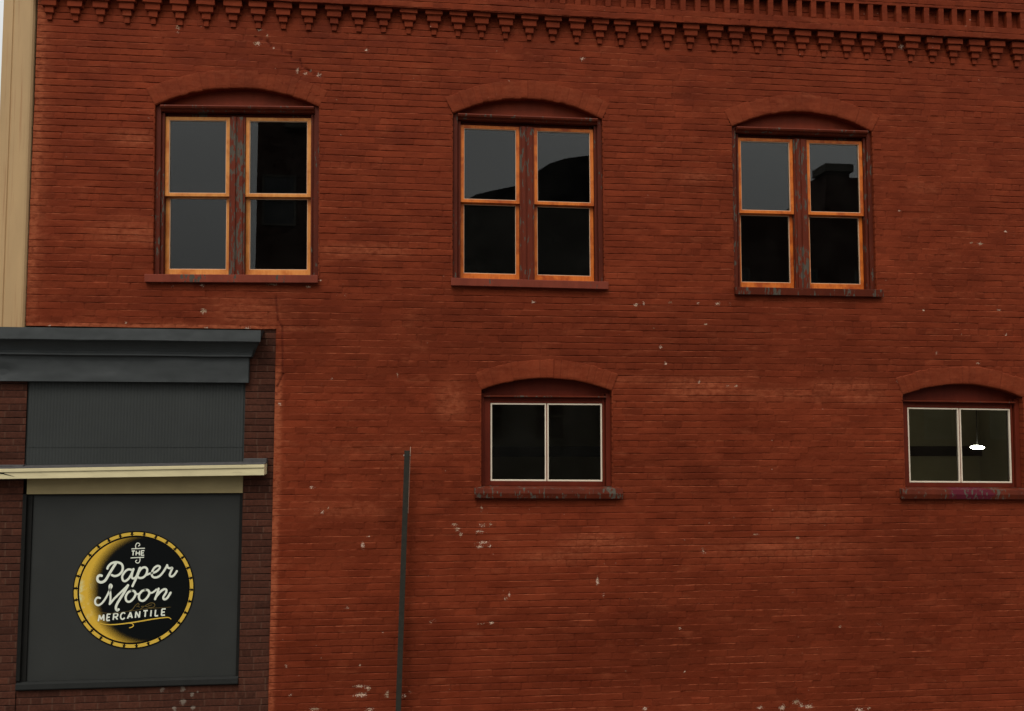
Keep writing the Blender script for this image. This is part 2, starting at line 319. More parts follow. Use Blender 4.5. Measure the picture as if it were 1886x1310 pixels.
def relief(name, x0, x1, z0, z1, dx, mats, parent, y0=0.0, course=0.0675, seed=1, hole=None, depth=0.0054, headd=0.0046, headw=0.0075,
           off=0.0012, blen=0.205, marks=True, headcol=False, zphase=0.0, wav=0.004, fadefn=None, jmin=0.20, jrange=1.20):
    rs = np.random.RandomState(seed)
    xs = np.linspace(x0, x1, int(round((x1-x0)/dx))+1)
    k0 = int(math.floor((z0-zphase)/course)); k1 = int(math.ceil((z1-zphase)/course))
    ts = np.array([0.0, 0.045, 0.085, 0.115, 0.15, 0.5, 0.87, 0.91, 0.95]); bed = np.array([-0.80, -1.0, -0.08, 0.0, 0.0, 0.0, 0.0, -0.04, -0.30])
    nc = k1-k0; nx = len(xs); nr = nc*len(ts)+1
    Z = np.zeros((nr, nx)); Y = np.zeros((nr, nx)); tone = np.zeros((nr, nx)); joint = np.zeros((nr, nx)); head = np.zeros((nr, nx)); lit_wear = np.zeros((nr, nx))
    for ci in range(nc+1):
        k = k0+ci; header = (k % 6 == 0)
        bl = blen*(0.5 if header else 1.0); n = int((x1-x0)/bl*1.3)+6
        edges = x0-bl*rs.rand()-(0 if header else (k % 2)*bl*0.5)+np.cumsum(bl*(1+0.10*(rs.rand(n)-0.5)))
        edges = xs[0]+np.round((edges-xs[0])/dx)*dx
        bi = np.searchsorted(edges, xs+1e-6); bi = np.clip(bi, 1, n-1)
        dist = np.minimum(xs-edges[bi-1], edges[bi]-xs); dist = np.abs(dist)
        offb = rs.randn(n)[bi]*off; tilt = rs.randn(n)[bi]*off*0.3; tn = np.clip(0.5+rs.randn(n)*0.23, 0, 1)[bi]
        hd = np.exp(-(dist/headw)**2)*(0.5+vnoise(xs, np.full(nx, k*1.0), 0.3, 1, seed+7))
        for ti, t in enumerate(ts):
            r = ci*len(ts)+ti
            if r >= nr: break
            zz = zphase+(k+t)*course
            wv = wav*2*vnoise(xs, np.full(nx, k*0.31), 0.9, 1, seed+11)+wav*1.1*vnoise(xs, np.full(nx, k+0.2), 0.16, 1, seed+12)
            if 0 < ti: wv = wv+wav*0.7*vnoise(xs, np.full(nx, k+t*3), 0.05, 1, seed+13)
            Z[r] = zz+wv
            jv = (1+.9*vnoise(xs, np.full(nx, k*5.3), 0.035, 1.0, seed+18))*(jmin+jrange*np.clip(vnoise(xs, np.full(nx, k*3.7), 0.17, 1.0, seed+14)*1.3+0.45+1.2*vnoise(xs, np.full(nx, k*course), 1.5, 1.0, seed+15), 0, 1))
            inb = 1.0 if (0.1 < t < 0.93) else 0.5
            Y[r] = y0-(bed[ti]*depth*jv+inb*(offb+tilt*(t-0.5)*2)-headd*hd*(2 if headcol else 1.3)*(1 if 0.1 < t < .93 else .2)
                       +0.0022*vnoise(xs, np.full(nx, zz), 0.05, 0.03, seed+16)+0.010*vnoise(xs, np.full(nx, zz), 1.3, 0.9, seed+17))
            tone[r] = tn
            if ti >= len(ts)-1 or ti == 0: lit_wear[r] = np.clip(vnoise(xs, np.full(nx, k*2.3), 0.35, 1.0, seed+21)+vnoise(xs, np.full(nx, k*2.3), 0.06, 1.0, seed+22)*.7-.08, 0, 1)*2.8*(1.0 if ti else .6)  # worn top edges, with the light they catch painted in
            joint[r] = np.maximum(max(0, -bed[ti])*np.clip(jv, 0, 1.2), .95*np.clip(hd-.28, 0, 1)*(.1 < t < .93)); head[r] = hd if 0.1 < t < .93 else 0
    X = np.broadcast_to(xs, Z.shape).copy()
    Z = np.clip(Z, z0, z1)
    chip = np.zeros_like(Z); fade = np.zeros_like(Z); dark_patch = np.zeros_like(Z)
    if marks:
        for (cx, cz, a, b) in CHW:
            a = max(a/PXM, .0085)*1.05; b = max(b/PXM, .007)*1.05
            if cz < .75: a *= .85; b *= .85
            i0, i1 = np.searchsorted(xs, [cx-3*a, cx+3*a])
            if i0 == i1: continue
            s = (slice(None), slice(i0, i1)); chip[s] = np.maximum(chip[s], 0.86*np.exp(-0.7*((X[s]-cx)/a)**2-0.7*((Z[s]-cz)/b)**2))
        for (cx, cz, a, b, st) in FDW:
            a /= PXM; b /= PXM; fade = np.maximum(fade, st*np.exp(-0.5*np.abs((X-cx)/a)**3-0.5*np.abs((Z-cz)/b)**3))
        for (cx, cz, a, b, st) in STW:
            a /= PXM; b /= PXM; dark_patch = dark_patch+st*np.exp(-0.5*np.abs((X-cx+.25*vnoise(X, Z, .5, .2, 91))/a)**4-0.5*np.abs((Z-cz+.16*vnoise(X, Z, .5, .25, 92))/b)**4)
        for c in CRW:
            for (p, q) in zip(c[:-1], c[1:]):
                ax, az = p; bx, bz = q; ll = (bx-ax)**2+(bz-az)**2+1e-9
                i0, i1 = np.searchsorted(xs, [min(ax, bx)-.04, max(ax, bx)+.04]); s = (slice(None), slice(i0, i1))
                tt = np.clip(((X[s]-ax)*(bx-ax)+(Z[s]-az)*(bz-az))/ll, 0, 1)
                d = np.hypot(X[s]-ax-tt*(bx-ax), Z[s]-az-tt*(bz-az)); g = np.exp(-(d/.009)**2)
                Y[s] += .012*g; joint[s] = np.maximum(joint[s], 1.5*g)
    if marks: fade = np.maximum(fade, lit_wear)
    if fadefn is not None: fade = np.maximum(fade, fadefn(X, Z))
    idx = np.arange(nr*nx).reshape(nr, nx)
    quads = np.stack([idx[:-1, :-1], idx[:-1, 1:], idx[1:, 1:], idx[1:, :-1]], -1).reshape(-1, 4)
    cx = ((X[:-1, :-1]+X[1:, 1:])/2).ravel(); cz = ((Z[:-1, :-1]+Z[1:, :-1])/2).ravel()
    keep = (Z[1:, :-1]-Z[:-1, :-1]).ravel() > 1e-5
    if hole is not None: keep &= ~hole(cx, cz)
    quads = quads[keep]
    used = np.zeros(nr*nx, bool); used[quads.ravel()] = True; remap = np.cumsum(used)-1
    quads = remap[quads]; co = np.stack([X, Y, Z], -1).reshape(-1, 3)[used]
    me = bpy.data.meshes.new(name); me.vertices.add(len(co)); me.vertices.foreach_set('co', co.astype(np.float32).ravel())
    me.loops.add(len(quads)*4); me.loops.foreach_set('vertex_index', quads.astype(np.int32).ravel())
    me.polygons.add(len(quads)); me.polygons.foreach_set('loop_start', np.arange(0, len(quads)*4, 4, dtype=np.int32))
    me.update(calc_edges=True); me.validate()
    me.polygons.foreach_set('use_smooth', np.ones(len(quads), bool))
    for nm, arr in (('tone', tone), ('chip', chip), ('fade', fade), ('joint', joint), ('head', head), ('dark_patch', dark_patch)):
        at = me.attributes.new(nm, 'FLOAT', 'POINT'); at.data.foreach_set('value', arr.reshape(-1)[used].astype(np.float32))
    return link(name, me, mats, parent)

# ------------------------------------------------------------------ setting: ground
def sheet(name, x0, x1, y0, y1, z, mt, th=0.02):
    return tag(MB().box(x0, x1, y0, y1, z-th, z).build(name, mt), kind='structure')
sheet('ground', -600, 600, -600, 600, -0.16, M['ground'], 0.3)
sheet('road', -60, 60, -19.0, -3.2, -0.145, M['asphalt'], 0.01)
tag(MB().box(-60, 60, -3.2, 0.3, -0.15, 0.0).build('pavement', M['concrete']), kind='structure')
tag(MB().box(-60, 60, -22.2, -19.0, -0.15, 0.0).build('far_pavement', M['concrete']), kind='structure')
lm = MB()
for i in range(-12, 12): lm.box(i*4.5, i*4.5+2.4, -11.2, -11.08, -0.1449, -0.141)
tag(lm.build('road_marking', M['line']), kind='structure')

# ------------------------------------------------------------------ the brick building
bld = thing('brick_building', 'two storey red painted brick building with arched windows and corbelled cornice', 'building', (2.5, 0, 0))
XL, XR = -3.915, 9.6
ZT = GZ+4.9
SHX, SHZ = -1.533, wp(300, 603)[1]      # corner of the brown brick shopfront bay

def quadwarp(tl, tr, bl, br, W, H):
    a, b, c, d = [wp(*p) for p in (tl, tr, bl, br)]
    def f(x, y, z):
        s = x/W+0.5; t = z/H
        X = (c[0]*(1-s)+d[0]*s)*(1-t)+(a[0]*(1-s)+b[0]*s)*t
        Z = (c[1]*(1-s)+d[1]*s)*(1-t)+(a[1]*(1-s)+b[1]*s)*t
        return (X, y, Z)
    return f
UW, UH, UR = 1.597, 1.728, 0.190
LW, LH, LR = 1.369, 0.985, 0.130
UPPER = [dict(q=((285.6,193.7),(587.7,197),(281.8,504.7),(586,506.3)), sill=(-0.865, 0.800), wood='gold', sm='sillred'),
         dict(q=((834.3,209),(1109,219.5),(833.5,511.4),(1112.7,518.4)), sill=(-0.815, 0.835), wood='orange', sm='sillred'),
         dict(q=((1348,233.3),(1606,241.8),(1353,528),(1614.7,533)), sill=(-0.805, 0.850), wood='orange', sm='sillold')]
LOWER = [dict(q=((886.6,719),(1127,720.6),(886.6,896.5),(1128,897.7))),
         dict(q=((1662.5,728),(1884,731.6),(1667.8,898.8),(1889,900)))]
for d_ in UPPER: d_['warp'] = quadwarp(*d_['q'], UW, UH)
for d_ in LOWER: d_['warp'] = quadwarp(*d_['q'], LW, LH)
def arc_params(W, rise): r = (W*W/4+rise*rise)/(2*rise); return r, math.asin(W/2/r)

HOLES = []
for lst, W, H, rise in ((UPPER, UW, UH, UR), (LOWER, LW, LH, LR)):
    for d_ in lst:
        loc = [(-W/2, 0), (W/2, 0), (-W/2, H), (W/2, H)]; wld = [d_['warp'](a, 0, b) for a, b in loc]
        Am = np.array([[q[0], q[2], 1] for q in wld]); sol = np.linalg.lstsq(Am, np.array(loc), rcond=None)[0]
        HOLES.append((sol, W, H, rise))
def wall_hole(x, z):
    h = (x < SHX) & (z < SHZ)
    for (sol, W, H, rise) in HOLES:
        r, th = arc_params(W, rise); zc = H+rise-r
        lx = x*sol[0, 0]+z*sol[1, 0]+sol[2, 0]; lz = x*sol[0, 1]+z*sol[1, 1]+sol[2, 1]
        h |= (np.abs(lx) < W/2+.004) & (lz > -.03) & (lz < H-.01)
        h |= (lx**2+(lz-zc)**2 < (r+.10)**2) & (lz > H-.02) & (np.abs(lx)/(lz-zc) < math.tan(th))
    return h
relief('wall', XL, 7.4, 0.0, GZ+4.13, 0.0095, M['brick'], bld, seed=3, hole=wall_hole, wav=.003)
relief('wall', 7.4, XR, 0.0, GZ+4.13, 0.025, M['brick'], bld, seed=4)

def surround(warp, W, H, rise, parent, seed):
    """segmental arch of bricks on end, its soffit and the painted jambs"""
    rs = random.Random(seed); r, th = arc_params(W, rise); T = 0.195; zc = H+rise-r
    nv = int(2*th*(r+T/2)/0.071); sub = 6; n = nv*sub
    rad = [0, .010, .03, .10, .165, .185, T]; dep = [.003, -.003, -.0055, -.0055, -.005, -.004, .007]
    vs = []; fs = []; tone = []; joint = []; fade = []
    offs = [rs.gauss(0, .0012) for _ in range(nv+1)]; tn = [min(1, max(0, .5+rs.gauss(0, .17))) for _ in range(nv+1)]
    jr = [rs.uniform(0, 1) for _ in range(nv+1)]; rag = [rs.gauss(0, .0025) for _ in range(nv+1)]; rag2 = [rs.gauss(0, .004) for _ in range(nv+1)]
    for i in range(n+1):
        a = -th+2*th*i/n; vi = min(nv-1, i//sub); fr = (i % sub)/sub; j = 1.0 if i % sub == 0 else 0
        for q, (rr, dd) in enumerate(zip(rad, dep)):
            rr2 = rr+(rag[vi] if q < 2 else 0)+(rag2[vi] if q > 4 else 0)
            vs.append(((r+rr2)*math.sin(a), dd+offs[vi]*(q not in (0, len(rad)-1))+j*.0032*jr[vi], zc+(r+rr2)*math.cos(a)))
            tone.append(tn[vi]); joint.append(j*.4*jr[vi]+(.5*jr[vi] if q == len(rad)-1 else 0)); fade.append(.13)
        vs.append((r*math.sin(a), .20, zc+r*math.cos(a))); tone.append(.5); joint.append(.3); fade.append(0)
    m_ = len(rad)+1
    for i in range(n):
        for q in range(len(rad)-1):
            fs.append((i*m_+q, (i+1)*m_+q, (i+1)*m_+q+1, i*m_+q+1))
        fs.append((i*m_+m_-1, (i+1)*m_+m_-1, (i+1)*m_, i*m_))
    # jambs with toothed brick courses
    for sx in (-1, 1):
        k = 0; z = -0.02
        while z < H:
            z2 = min(z+.0675, H); o_ = rs.gauss(0, .0015); base = len(vs); t_ = min(1, max(0, .5+rs.gauss(0, .2)))
            for (xx, yy) in ((W/2+.013, .002), (W/2+.010, -.0015+o_), (W/2+.003, -.0012+o_), (W/2, .002), (W/2, .20)):
                for zz, dz in ((z+.006, 0), (z2-.004, 0)):
                    vs.append((sx*(xx), yy, zz)); tone.append(t_); joint.append(.0); fade.append(.1)
            for q in range(4):
                b0 = base+q*2
                fs.append((b0, b0+2, b0+3, b0+1) if sx < 0 else (b0, b0+1, b0+3, b0+2))
            z = z2; k += 1
        b0 = len(vs)
        for (xx, yy) in ((W/2+.012, .004), (W/2+.003, .004), (W/2+.003, .20)):
            for zz in (-.02, H): vs.append((sx*xx, yy, zz)); tone.append(.5); joint.append(1.0); fade.append(0)
        for q in range(2):
            b1 = b0+q*2; fs.append((b1, b1+2, b1+3, b1+1) if sx < 0 else (b1, b1+1, b1+3, b1+2))
    me = bpy.data.meshes.new('arch'); me.from_pydata([warp(*v) for v in vs], [], fs); me.update()
    for nm, arr in (('tone', tone), ('chip', [0]*len(vs)), ('fade', fade), ('joint', joint), ('head', [0]*len(vs))):
        at = me.attributes.new(nm, 'FLOAT', 'POINT'); at.data.foreach_set('value', arr)
    bm = bmesh.new(); bm.from_mesh(me); bmesh.ops.recalc_face_normals(bm, faces=bm.faces); bm.to_mesh(me); bm.free()
    return link('arch', me, M['brick'], parent)

def arched_board(mb, W, H, rise, zb, y0, y1, inset=0.0, mi=0):
    r, th = arc_params(W, rise); zc = H+rise-r; pts = [(-W/2+inset, zb), (W/2-inset, zb)]
    N = 24
    for i in range(N+1):
        a = th-2*th*i/N; pts.append(((r+.004)*math.sin(a)*(1-inset*2/W), zc+(r+.004)*math.cos(a)))
    mb.prism(pts, y0, y1, mi)

def sash(warp, x0, x1, z0, z1, y, st, top, bot, mats, win, th=.038):
    m_ = MB(warp)
    m_.box(x0, x0+st, y, y+th, z0, z1); m_.box(x1-st, x1, y, y+th, z0, z1)
    m_.box(x0+st, x1-st, y+.001, y+th-.001, z1-top, z1); m_.box(x0+st, x1-st, y+.001, y+th-.001, z0, z0+bot)
    b = .006; gx0, gx1, gz0, gz1 = x0+st, x1-st, z0+bot, z1-top
    for (a, c, d, e) in ((gx0, gx0+b, gz0, gz1), (gx1-b, gx1, gz0, gz1), (gx0+b, gx1-b, gz0, gz0+b), (gx0+b, gx1-b, gz1-b, gz1)):
        m_.box(a, c, y+.006, y+th-.004, d, e, 1)
    m_.build('sash', mats, win, bevel=.002)
    MB(warp).box(gx0+b*.5, gx1-b*.5, y+.018, y+.022, gz0+b*.5, gz1-b*.5).build('pane', M['glass'], win)

def pane_sheet(warp, x0, x1, z0, z1, y, win): MB(warp).box(x0, x1, y, y+.004, z0, z1).build('pane', M['glass'], win)

YO = -.030
YL = -.004
def depthwarp(w0, W):
    """joinery set back in the opening: its faces were measured against the wall face, so carry them to their own depth"""
    yo = YO if W == UW else YL; k = (.075-CY)/(-CY)
    def f(x, y, z):
        X, Y, Z = w0(x, y+yo, z)
        if abs(x) > W/2-.003 or z < .0035: return (X, Y, Z)
        return (X, Y, GZ+(Z-GZ)*k)
    return f
for i, d_ in enumerate(UPPER):
    w0 = d_['warp']; wf = depthwarp(w0, UW if d_ in UPPER else LW); hw = UW/2; wood = M[d_['wood']]
    f = MB(wf)
    # casings: outer board, inner stop, groove
    for s in (-1, 1):
        a, b = sorted((s*(hw-.001), s*(hw-.050))); f.box(a, b, .060, .150, 0.002, UH-.004)
        a, b = sorted((s*(hw-.051), s*(hw-.064))); f.box(a, b, .078, .150, 0.002, 1.640)
        a, b = sorted((s*(hw-.065), s*(hw-.083))); f.box(a, b, .070, .150, 0.002, 1.638)
    f.box(-hw+.091, hw-.091, .120, .160, 1.606, 1.644)
    fr = f.build('window', [M['peel2']], bld, bevel=.003)
    fr.data.name = 'window_frame'
    t = MB(wf); arched_board(t, UW, UH, UR, 1.700, .118, .160); t.build('lunette_board', M['trim'], fr)
    h = MB(wf); h.profile([(.050, 1.646), (.040, 1.660), (.016, 1.672), (.008, 1.690), (.016, 1.702), (.074, 1.706), (.119, 1.706), (.119, 1.646)], -hw+.052, hw-.052)
    h.build('head_moulding', M['head'], fr, bevel=.002)
    mu = MB(wf); mu.box(-.088, .065, .075, .150, .002, 1.604); mu.box(-.066, -.026, .062, .0745, .002, 1.603); mu.box(-.008, .046, .066, .0745, .002, 1.603)
    mu.build('mullion', M['peel'], fr, bevel=.003)
    for (xa, xb) in ((-.716, -.089), (.066, .712)):
        sash(wf, xa, xb, .790, 1.605, .092, .036, .032, .032, [wood, M['bead']], fr)
        sash(wf, xa, xb, .003, .815, .132, .036, .034, .050, [wood, M['bead']], fr)
    sx0, sx1 = d_['sill']
    MB(lambda x, y, z, w0=w0: w0(x, y+YO, z)).profile([(-.045-YO, -.088), (-.050-YO, -.010), (.06, -.001), (.15, .001), (.15, -.088)], sx0, sx1).build('sill', M[d_['sm']], fr, bevel=.004)
    surround(w0, UW, UH, UR, fr, 10+i)
for i, d_ in enumerate(LOWER):
    w0 = d_['warp']; wf = depthwarp(w0, UW if d_ in UPPER else LW); hw = LW/2; f = MB(wf)
    for (a, b, y) in ((-hw+.001, -.655, .068), (-.654, -.584, .090), (.599, .622, .090), (.623, .634, .105), (.635, hw-.001, .068)): f.box(a, b, y, .16, .002, .96)
    f.box(-.583, .598, .092, .160, .002, .056); f.box(-.583, .598, .092, .160, .855, .880); f.box(-.653, .634, .098, .161, .881, .914)
    fr = f.build('window', M['lower'], bld, bevel=.003); fr.data.name = 'low_window_frame'
    t = MB(wf); arched_board(t, LW, LH, LR, .934, .115, .150); t.build('lunette_board', M['lower'], fr)
    MB(wf).profile([(.062, .914), (.050, .920), (.050, .930), (.081, .934), (.116, .934), (.116, .914)], -hw+.03, hw-.05).build('head_moulding', M['head'], fr)
    for (a, b) in ((-.582, .0025), (.0135, .597)):
        z0, z1, bw = .0575, .854, .0145; m_ = MB(wf)
        for (p, q, r_, s_) in ((a, a+bw, z0, z1), (b-bw, b, z0, z1), (a+bw, b-bw, z0, z0+bw), (a+bw, b-bw, z1-bw, z1)): m_.box(p, q, .094, .125, r_, s_)
        m_.build('sash', M['white'], fr, bevel=.0015)
        MB(wf).box(a+bw*.5, b-bw*.5, .108, .112, z0+bw*.5, z1-bw*.5).build('pane', M['glass'], fr)
    MB(wf).box(.0028, .0132, .100, .150, .058, .853).build('mullion', M['trim'], fr)
    sl_ = MB(lambda x, y, z, w0=w0: w0(x, y+YL, z)); sl_.profile([(-.050-YL, -.112), (-.062-YL, -.060), (-.052-YL, -.010), (.05, .000), (.16, .001), (.16, -.112)], -.757, .783)
    sl_.build('sill', M['sillmag'] if i else M['sillold'], fr, bevel=.004)
    surround(w0, LW, LH, LR, fr, 20+i)

# ---- cornice: stepped corbels, band, dentils, upper courses
corb_px = [89.7,137.5,184.4,233,281,330.4,379,428.5,475,521,568,615,660.5,706,752.5,799,843.5,887,931.5,975,1018,1062.5,1105,1145,1186.7,1229.8,1271.8,1316,1355,1396,1437,1477.4,1518.7,1560.6,1598,1638.6,1678.8,1719,1756.9,1796.6,1835,1875]
def corb_v(u): return float(np.interp(u, [89.7, 379, 706, 1018, 1396, 1477, 1835, 1886], [35.5, 47.8, 59, 75, 96.8, 101.7, 120, 123]))
cbm = MB(); c_ = .0665
for k, (wd, yd) in enumerate(((.048, .017), (.084, .033), (.142, .050), (.180, .066))):
    cbm.box(-wd/2, wd/2, -yd, .010, k*c_+.003, (k+1)*c_-.003); 
    cbm.box(-wd/2+.006, wd/2-.006, -yd+.008, .008, k*c_-.0029 if k else .0, k*c_+.0029)
variants = []
for vi in range(5):
    me_rs = random.Random(50+vi)
    mb2 = MB(); mb2.v = [(x+me_rs.gauss(0, .0016), y+me_rs.gauss(0, .0012), z+me_rs.gauss(0, .0014)) for x, y, z in cbm.v]; mb2.f = cbm.f; mb2.mi = cbm.mi
    o = mb2.build('corbel', M['brick'], bld, bevel=.004); variants.append(o)
    at = o.data.attributes.new('tone', 'FLOAT', 'POINT'); at.data.foreach_set('value', [me_rs.uniform(.3, .6)]*len(o.data.vertices))
spots = []
for u in corb_px:
    spots.append(wp(u, corb_v(u), -.03))
while spots[-1][0] < XR-.3: spots.append((spots[-1][0]+.2535, spots[-1][1]-.0005))
base_inv = variants[0].matrix_parent_inverse.copy()
for i, (x, z) in enumerate(spots):
    src = variants[(i*7+i//3) % 5]
    if i < 5: o = variants[i]
    else:
        o = src.copy(); COL.objects.link(o); o.parent = bld; o.matrix_parent_inverse = base_inv.copy()
    o.location = (x, 0, z)
czt = lambda x: float(np.interp(x, [p[0] for p in spots], [p[1] for p in spots]))+4*c_    # top of corbels
ZB = GZ+4.058; ZD = ZB+.130; ZU = ZD+.185
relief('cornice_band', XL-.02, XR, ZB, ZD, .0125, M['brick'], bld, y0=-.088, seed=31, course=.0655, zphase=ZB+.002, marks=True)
MB().box(XL-.018, XR, -.080, .0, ZB+.003, ZD-.003).build('cornice_band', M['brick'], bld)
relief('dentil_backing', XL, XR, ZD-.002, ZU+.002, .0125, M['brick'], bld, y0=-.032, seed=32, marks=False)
dx0 = wp(1448, 20, -.108)[0]; dsp = .1625
dm = MB().box(-.030, .030, -.089, -.028, -.003, ZU-ZD+.003); d0 = dm.build('dentil', M['brick'], bld, bevel=.004); dinv = d0.matrix_parent_inverse.copy()
at = d0.data.attributes.new('tone', 'FLOAT', 'POINT'); at.data.foreach_set('value', [.55]*8)
k0_ = int((dx0-XL-.05)/dsp); first = True; rs = random.Random(5)
for k in range(-k0_, int((XR-dx0)/dsp)):
    o = d0 if first else d0.copy()
    if not first: COL.objects.link(o); o.parent = bld; o.matrix_parent_inverse = dinv.copy()
    first = False; o.location = (dx0+k*dsp+rs.gauss(0, .002), rs.gauss(0, .001), ZD); o.rotation_euler = (0, rs.gauss(0, .006), 0)
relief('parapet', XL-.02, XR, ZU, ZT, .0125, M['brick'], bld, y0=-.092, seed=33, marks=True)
MB().box(XL-.018, XR, -.084, .30, ZU+.003, ZT-.002).build('parapet_core', M['brick'], bld)
MB().profile([(-.16, ZT), (-.16, ZT+.08), (.35, ZT+.11), (.35, ZT)], XL-.06, XR+.05).build('coping', M['flash'], bld, bevel=.006)
# shell and dark rooms behind the glass
sh = MB()
sh.box(XR-.3, XR, .02, 9, 0, ZT-.01); sh.box(XL-.1, XR-.31, 8.7, 9, 0, ZT-.01)
sh.build('rear_wall', M['brick'], bld)
MB().box(XL-.1, XR-.31, .31, 8.69, ZU, ZU+.2).build('roof', M['slate'], bld)
rm = MB(); rm.box(XL+.02, XR-.32, .32, 8.6, GZ+.75, GZ+.90); rm.box(XL+.02, XR-.32, 2.4, 2.5, GZ+.91, GZ+4.1)
rm.box(XL+.02, XR-.32, .32, 2.39, GZ+3.6, GZ+3.7)
rm.box(XL+.02, XL+.06, .32, 2.39, GZ+.91, GZ+3.59); rm.build('upstairs_room', M['dark'], bld)
rm = MB(); rm.box(-1.2, XR-.32, 4.6, 4.7, 0.02, GZ+.74); rm.box(-1.3, -1.21, .33, 4.7, 0.02, GZ+.74); rm.box(XR-.36, XR-.321, .33, 4.59, .02, GZ+.74); rm.build('downstairs_room', M['olive'], bld)
MB().box(-1.19, XR-.37, 4.52, 4.595, GZ-.86, GZ-.70).build('picture_rail', M['rail'], bld)

# beige metal corner at the left end
ct = MB()
xa0 = wp(8, 100)[0]; xm = wp(29, 100)[0]; xb = XL-.004; zt = ZT+.02; zb = SHZ-.02
prof = [(xa0, -.02), (xa0+.004, -.030), (xm-.012, -.034), (xm-.006, -.026), (xm, -.026), (xm+.006, -.036), (xb-.03, -.036), (xb-.012, -.030), (xb, -.012), (xb, .03), (xa0+.03, .03), (xa0+.03, 6.0), (xa0, 6.0)]
n = len(prof); ct.add([(x, y, zb) for x, y in prof]+[(x-.018, y, zt) for x, y in prof],
   [(i, (i+1) % n, n+(i+1) % n, n+i) for i in range(n)]+[tuple(range(n)), tuple(range(2*n-1, n-1, -1))])
o = ct.build('corner_cladding', M['beige'], bld); o['label'] = 'beige metal corner cladding with rust streaks'
MB().box(XL, XL+.25, .012, .3, SHZ, ZB).build('end_wall', M['brick'], bld)

# ------------------------------------------------------------------ shopfront bay
shop = thing('shopfront', 'boarded shopfront bay with dark grey metal cornice, cream ledge and brown brick piers', 'shopfront', (-3, 0, 0))
PLX = -3.884; PRX = -1.822; BX = -4.85
Zf = lambda v, x=250, y=0.0: wp(x, v, y)[1]
rc = .018
def rfade(X, Z):  # red paint rolled over the pier's edge
    e = SHX-.030-.020*vnoise(X, Z, .1, .11, 5)
    up = (Z > Zf(690))
    return np.where(up, np.clip((X-(SHX-.005))/.01, 0, 1), 0)*1.0+np.clip((X-(e+.026))/.01, 0, 1)*.6*(vnoise(X, Z, 1, .25, 6) > -.15)
kw = dict(jmin=.7, jrange=.5, course=.0665, depth=.008, headd=.0016, headw=.0055, off=.0010, blen=.200, headcol=True, marks=False, wav=.0015)
zp = Zf(605)
sideR = relief('brick_pier', PRX, SHX+.002, 0, SHZ, .0058, M['brown'], shop, y0=rc, seed=61, fadefn=rfade, **kw)
relief('brick_pier', BX, PLX, 0, SHZ-.05, .0072, M['brown'], shop, y0=rc, seed=62, **kw)
zbot = Zf(1268)
relief('brick_base', PLX, PRX, 0, zbot, .0085, M['brown'], shop, y0=rc+.012, seed=63, **kw)
# light spatter on the base wall
for ob in [o for o in shop.children if o.name.startswith('brick_base')]:
    me = ob.data; co = np.zeros(len(me.vertices)*3, np.float32); me.vertices.foreach_get('co', co); co = co.reshape(-1, 3); ch = np.zeros(len(co))
    for (u, v, a) in ((297,1272,6),(335,1271,6),(352,1282,5),(335,1295,6),(320,1307,5),(354,1306,5),(362,1277,2)):
        x, z = wp(u, v); ch = np.maximum(ch, .95*np.exp(-((co[:, 0]-x)**2+(co[:, 2]-z)**2)/(a/PXM)**2))
    me.attributes['chip'].data.foreach_set('value', ch.astype(np.float32))
MB().box(BX, SHX-.01, .06, .30, 0, SHZ-.01).build('backing_wall', M['frame'], shop)
MB().box(BX, BX+.02, .02, .299, 0, SHZ-.06).build('pier_side', M['brown'], shop)
# cornice: crown, cove, frieze board
yc, yv, yf = -.165, -.06, -.035
z_t = Zf(605.5, 250, yc); z_1 = Zf(627.5, 250, yc); z_2 = Zf(655, 250, yv-.015); z_3 = Zf(703.5, 250, yf)
xr1 = wp(480, 620, yc)[0]; xr2 = wp(462, 657, yv-.015)[0]; xr3 = wp(457.5, 690, yf)[0]
cr = MB(); prof = [(.016, z_t+.012, .0), (yc, z_t, .0), (yc-.004, z_1+.004, .0), (yc+.012, z_1, .010)]
for i in range(7):
    a = i/6; prof.append((yc+.012+(yv-yc-.012)*math.sin(a*math.pi/2)*1.0, z_1-.004+(z_2+.018-z_1)*a**1.3, .012+(xr1-xr2-.02)*math.sin(a*math.pi/2)))
prof += [(yv-.015, z_2+.016, xr1-xr2-.004), (yv-.015, z_2, xr1-xr2-.002), (.016, z_2, xr1-xr2)]
NSEG = 40; n = len(prof); vs = []
rs = random.Random(9)
for k in range(NSEG+1):
    t = k/NSEG
    for (y, z, ins) in prof:
        x = (BX)*(1-t)+(xr1-ins)*t
        dent = .006*float(vnoise(np.array([x]), np.array([z]), .22, .5, 77)[0])+.022*math.exp(-((x+3.35)/.06)**2)*(z > z_1) * .4+.014*math.exp(-((x+4.0)/.05)**2)*(z > z_1)*.5
        vs.append((x, y+dent*(y < -.02), z+(.004*float(vnoise(np.array([x]), np.array([z]), .3, .5, 78)[0]))))
fs = [(k*n+i, (k+1)*n+i, (k+1)*n+(i+1) % n, k*n+(i+1) % n) for k in range(NSEG) for i in range(n)]+[tuple(range(n)), tuple(range((NSEG+1)*n-1, NSEG*n-1, -1))]
cr.add(vs, fs); cr.build('cornice', M['sheet'], shop)
